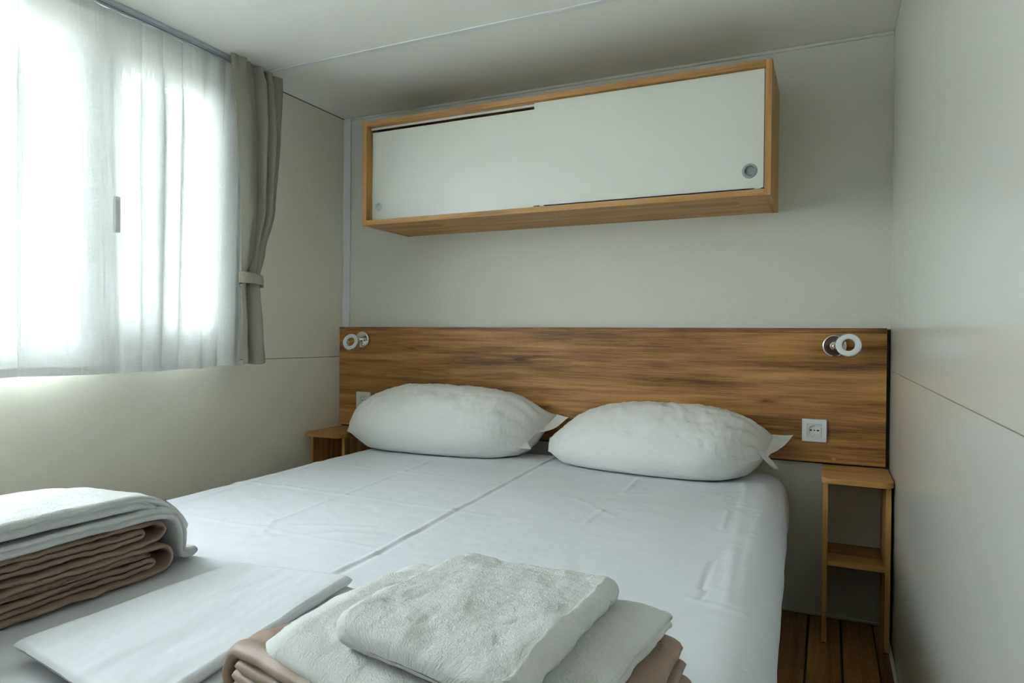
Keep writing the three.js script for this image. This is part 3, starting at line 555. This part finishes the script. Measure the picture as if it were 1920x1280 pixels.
{
  const t = thing('folded_towel', 'small rumpled white towel, topmost of the front stack', 'towel', [0, 0, 0], 'folded white towels on the quilts');
  mesh('terry_cloth', band({ path: [[2.075, 0.658], [2.06, 0.662], [2.02, 0.6645], [1.97, 0.6645], [1.87, 0.662], [1.775, 0.653]], axis: 'x', w0: (s) => 1.672 + 0.01 * s, w1: (s) => 1.938, th: 0.034, lobes: 1, nS: 150, nW: 130, lift: (w, a) => 0.006 * fb(a * 9, w * 9, 15), relief: terryRelief(15, 1.3), corner: 0.03, side: (tt, s) => 0.006 * fb(s * 8, 8, 9),
    post: ([x, y, z]) => [x, y, z + 0.22 * (x - 1.68) * sm(1.85, 2.05, z)] }), M.terry, t);
}

// ---------------------------------------------------------------- curtain track and curtains
{
  const t = thing('curtain_track', 'grey aluminium double curtain track under the ceiling', 'curtain track', [0, 0, 0]);
  const y1 = H - 0.0004, y0 = H - 0.013, za = 0.60, zb = 2.60, bar = (x0, x1, a, b) => bx(x0, a, za, x1, b, zb, 0.0008, 'z');
  mesh('rail', join([bar(0.052, 0.096, y1 - 0.002, y1), bar(0.052, 0.054, y0, y1), bar(0.066, 0.068, y0, y1), bar(0.080, 0.082, y0, y1), bar(0.094, 0.096, y0, y1), bar(0.054, 0.058, y0, y0 + 0.002), bar(0.062, 0.066, y0, y0 + 0.002), bar(0.082, 0.086, y0, y0 + 0.002), bar(0.090, 0.094, y0, y0 + 0.002)]), M.alu, t);
  for (const z of [za, zb]) mesh('end_cap', bx(0.051, y0 - 0.001, z - 0.002, 0.097, y1, z + 0.002, 0.001), M.darkGrey, t);
  const gl = bx(0.0595, y0 - 0.0015, -0.003, 0.0615, y0 + 0.006, 0.003, 0.0005);
  for (let k = 0; k < 14; k++) mesh('glider', gl, M.plastic, t).position.z = 0.78 + k * 0.09;
}
{
  const t = thing('sheer_curtain', 'white translucent striped sheer curtain hanging over the window', 'curtain', [0, 0, 0]);
  const z0 = 0.705, z1 = 1.70, yT = H - 0.0135;
  // pleat pattern: position of crests along z, irregular
  const ph = (z) => 54 * z + 4.5 * Math.sin(z * 6.3 + 0.6) + 1.6 * Math.sin(z * 15 + 2);
  const nu = 760, nv = 60;
  const fn = (u, v) => {
    const zz = lerp(z0, z1, u), in_ = sm(z0, z0 + 0.05, zz), drift = 0.022 * v * Math.sin(zz * 8 + 1) + 0.010 * v * v * Math.sin(zz * 19);
    const p = ph(zz) + 0.5 * v * Math.sin(zz * 5), deep = 0.55 + 0.45 * Math.sin(zz * 13 + 0.7), lapse = lerp(0.35, 1, sm(0, 0.3, v)) * lerp(1, 0.8, v);
    // the cloth doubles back on itself at each pleat
    const z = zz + in_ * (drift + lapse * (0.010 + 0.034 * deep) * Math.sin(p));
    const a = lerp(0.006, 0.014, sm(0, 0.3, v)) * (0.6 + 0.4 * deep);
    const f = Math.cos(p) + 0.25 * Math.sin(p * 0.5 + 1.1 + 0.8 * v) + 0.10 * Math.sin(p * 2.3 + v);
    const top = yT - 0.0035 * (1 + Math.sin(zz * 70)) * 0.8, bot = 0.868 + 0.010 * (zz < 1.0 ? (1.0 - zz) / 0.3 : 0) + 0.003 * Math.sin(p * 0.5);
    return [0.061 + a * f, lerp(top, bot, v), z];
  };
  mesh('voile', grid(nu, nv, fn, (u, v) => [u * 2.3, v * 1.2]), M.sheer, t);
  const hem = (o, va, vb) => grid(nu, 3, (u, v) => { const q = fn(u, lerp(va, vb, v)); q[0] += o; return q; }, (u, v) => [u * 2.3, v * 0.03]);
  mesh('hem', hem(0.0012, 0.978, 1), M.sheer, t);
  mesh('heading_tape', hem(-0.0012, 0, 0.03), M.sheer, t);
}
{
  const t = thing('drape', 'taupe curtain gathered by a tieback at the window side', 'curtain', [0, 0, 0]);
  const key = (arr, y) => { for (let k = 0; k + 1 < arr.length; k++) if (y <= arr[k][0] && y >= arr[k + 1][0]) { const q = (arr[k][0] - y) / (arr[k][0] - arr[k + 1][0]), s = q * q * (3 - 2 * q); return arr[k].map((a, i) => lerp(a, arr[k + 1][i], lerp(q, s, 0.6))); } return arr[arr.length - 1]; };
  // y, z of the window-side edge, z of the wall-side edge, depth of the folds, x of the middle
  const K = [[2.064, 0.824, 0.557, 0.018, 0.126], [2.00, 0.822, 0.553, 0.026, 0.126], [1.81, 0.804, 0.566, 0.044, 0.128], [1.50, 0.781, 0.598, 0.046, 0.128], [1.32, 0.766, 0.640, 0.026, 0.120], [1.215, 0.757, 0.664, 0.018, 0.118], [1.15, 0.756, 0.660, 0.022, 0.118], [1.02, 0.754, 0.652, 0.028, 0.120], [0.88, 0.750, 0.640, 0.030, 0.120]];
  const fold = (u, v) => { // from the window side (0) to the wall side (1)
    const b = (c, w) => gauss(u - c, w);
    return 1.1 * b(0.17, 0.17) - 1.5 * b(0.44, 0.05) + 0.9 * b(0.56, 0.055) - 1.1 * b(0.655, 0.032) + 0.85 * b(0.74, 0.05) - 1.0 * b(0.83, 0.028) + 0.5 * b(0.93, 0.06) - 0.1;
  };
  const low = (u) => { const b = (c, w) => gauss(u - c, w); return 0.55 * b(0.12, 0.12) - 1.1 * b(0.34, 0.07) + 1.2 * b(0.70, 0.23) - 0.5 * b(0.98, 0.06); };
  const nu = 130, nv = 150, yT = 2.064, yB = 0.884, th = 0.0022;
  const fn = (u, v) => {
    const y = lerp(yT, yB, v), [, za, zb, a, xm] = key(K, y), m = sm(1.33, 1.18, y);
    const b = (c, w) => gauss(u - c, w), over = (1 - m) * sm(2.064, 1.98, y) * (-0.018 * b(0.36, 0.06) + 0.012 * b(0.47, 0.04) - 0.010 * b(0.60, 0.04) + 0.008 * b(0.68, 0.03) - 0.008 * b(0.78, 0.03) + 0.006 * b(0.86, 0.03));
    const z = lerp(za, zb, u) + over + 0.006 * (1 - m) * Math.sin(u * 14 + y * 4) * u * (1 - u) * 4, f = lerp(fold(u, v), low(u), m);
    const head = sm(1.98, 2.062, y) * 0.006 * Math.sin(u * 40);
    const droop = -0.010 * u * sm(2.0, 2.064, y);
    return [xm + a * f + head + 0.0025 * fb(u * 5, y * 6, 2), y + droop + 0.004 * Math.sin(u * 9) * sm(0.96, 0.884, y), z];
  };
  const front = [], idx = [], uv = [], w = nu + 1, N = w * (nv + 1);
  for (let j = 0; j <= nv; j++) for (let i = 0; i <= nu; i++) { front.push(...fn(i / nu, j / nv)); uv.push(i / nu * 0.9, j / nv * 1.17); }
  const pos = [...front];
  for (let i = 0; i < N; i++) { pos.push(front[3 * i] - th, front[3 * i + 1], front[3 * i + 2]); uv.push(uv[2 * i], uv[2 * i + 1]); }
  for (let j = 0; j < nv; j++) for (let i = 0; i < nu; i++) { const a = j * w + i, b = a + 1, c = a + w, d = c + 1; idx.push(a, b, d, a, d, c, a + N, d + N, b + N, a + N, c + N, d + N); }
  for (let j = 0; j < nv; j++) for (const i of [0, nu]) { const a = j * w + i, c = a + w; idx.push(a, c, c + N, a, c + N, a + N); }
  for (let i = 0; i < nu; i++) for (const j of [0, nv]) { const a = j * w + i, b = a + 1; idx.push(a, b, b + N, a, b + N, a + N); }
  mesh('cloth', geom(pos, uv, idx), M.drape, t);
  // tieback: a strap round the gathered cloth, sloping down towards the wall side
  const tie = sleeve(80, 12, (i, j) => {
    const s = i / 80 * Math.PI * 2, q = j / 12 * Math.PI * 2, zc = 0.710, xc = 0.120, rz = 0.051, rx = 0.032;
    const c = Math.cos(s), sn = Math.sin(s), hh = 0.021 * Math.sign(Math.sin(q)) * Math.abs(Math.sin(q)) ** 0.3, tt = 0.0025 * Math.cos(q);
    return [xc + (rx + tt) * sn, 1.216 + 0.10 * ((zc + rz * c) - 0.710) + hh * (1 + 0.06 * c), zc + (rz + tt) * c];
  }, (i, j) => [i / 80 * 0.25, j / 12 * 0.08]);
  mesh('tieback', tie, M.drape, t);
  mesh('tieback_hook', join([bx(0.110, 1.186, 0.651, 0.128, 1.222, 0.656, 0.002), bx(0.0005, 1.196, 0.650, 0.12, 1.204, 0.654, 0.002)]), M.greyPlastic, t);
}

// ---------------------------------------------------------------- outside
{
  const g = mesh('ground', bx(-40, -0.75, -40, -0.3, -0.65, 40, 0.01), M.gravel, scene); g.userData = { kind: 'structure', label: 'pale gravel ground outside the window', category: 'ground' };
}
{
  const t = thing('holiday_cabin', 'beige boarded cabin with a red-brown roof outside the window', 'cabin', [-7.2, -0.65, -4.0]);
  const bd = bx(0, 0, -1.6, 0.05, 0.155, 1.6, 0.006, 'z');
  for (let k = 0; k < 15; k++) mesh('board', bd, M.cabin, t).position.set(0, 0.1 + k * 0.16, 0);
  mesh('body', bx(-2.4, 0, -1.6, -0.002, 2.5, 1.6, 0.01), M.cabin, t);
  mesh('roof', bx(-2.7, 2.51, -1.8, 0.35, 2.62, 1.8, 0.02), M.roof, t);
  const wn = mesh('window_frame', join([bx(0.051, 1.0, -0.4, 0.08, 1.06, 0.4), bx(0.051, 1.84, -0.4, 0.08, 1.9, 0.4), bx(0.051, 1.06, -0.4, 0.08, 1.84, -0.34), bx(0.051, 1.06, 0.34, 0.08, 1.84, 0.4)]), M.pvc, t);
  mesh('pane', bx(0.0505, 1.06, -0.34, 0.056, 1.84, 0.34, 0.001), M.darkGrey, wn);
}
{
  const leaf = new THREE.PlaneGeometry(0.06, 0.035, 2, 1); { const p = leaf.attributes.position; for (let i = 0; i < p.count; i++) if (Math.abs(p.getX(i)) < 0.01) p.setZ(i, 0.006); else p.setY(i, p.getY(i) * 0.25); leaf.computeVertexNormals(); }
  for (const [x, z, h, r, label] of [[-4.6, -1.15, 1.55, 0.65, 'rounded green shrub outside the window, left of the cabin'], [-5.0, -2.9, 1.35, 0.55, 'low green shrub in front of the cabin outside']]) {
    const t = thing('shrub', label, 'shrub', [x, -0.65, z], 'shrubs outside the window');
    mesh('stem', join([0, 1, 2].map((k) => new THREE.CylinderGeometry(0.012, 0.025, h * 0.7, 8).rotateZ((k - 1) * 0.25).translate((k - 1) * -0.08, h * 0.35, 0.05 * k))), M.roof, t);
    const im = new THREE.InstancedMesh(leaf, M.leaf, 2600); im.name = 'foliage'; im.userData.kind = 'stuff'; im.castShadow = im.receiveShadow = true;
    const o = new THREE.Object3D();
    for (let k = 0; k < 2600; k++) {
      const a = rnd() * 6.283, c = rnd() * 2 - 1, q = Math.sqrt(1 - c * c), rr = r * (0.55 + 0.45 * Math.cbrt(rnd())) * (0.85 + 0.3 * n3(Math.cos(a) * q * 2, c * 2, Math.sin(a) * q * 2));
      o.position.set(rr * q * Math.cos(a), h * 0.52 + rr * c * h * 0.5 / r, rr * q * Math.sin(a)); o.rotation.set(rnd() * 6, rnd() * 6, rnd() * 6); o.scale.setScalar(0.9 + rnd() * 0.9); o.updateMatrix(); im.setMatrixAt(k, o.matrix);
    }
    t.add(im);
  }
}

renderer.render(scene, camera);
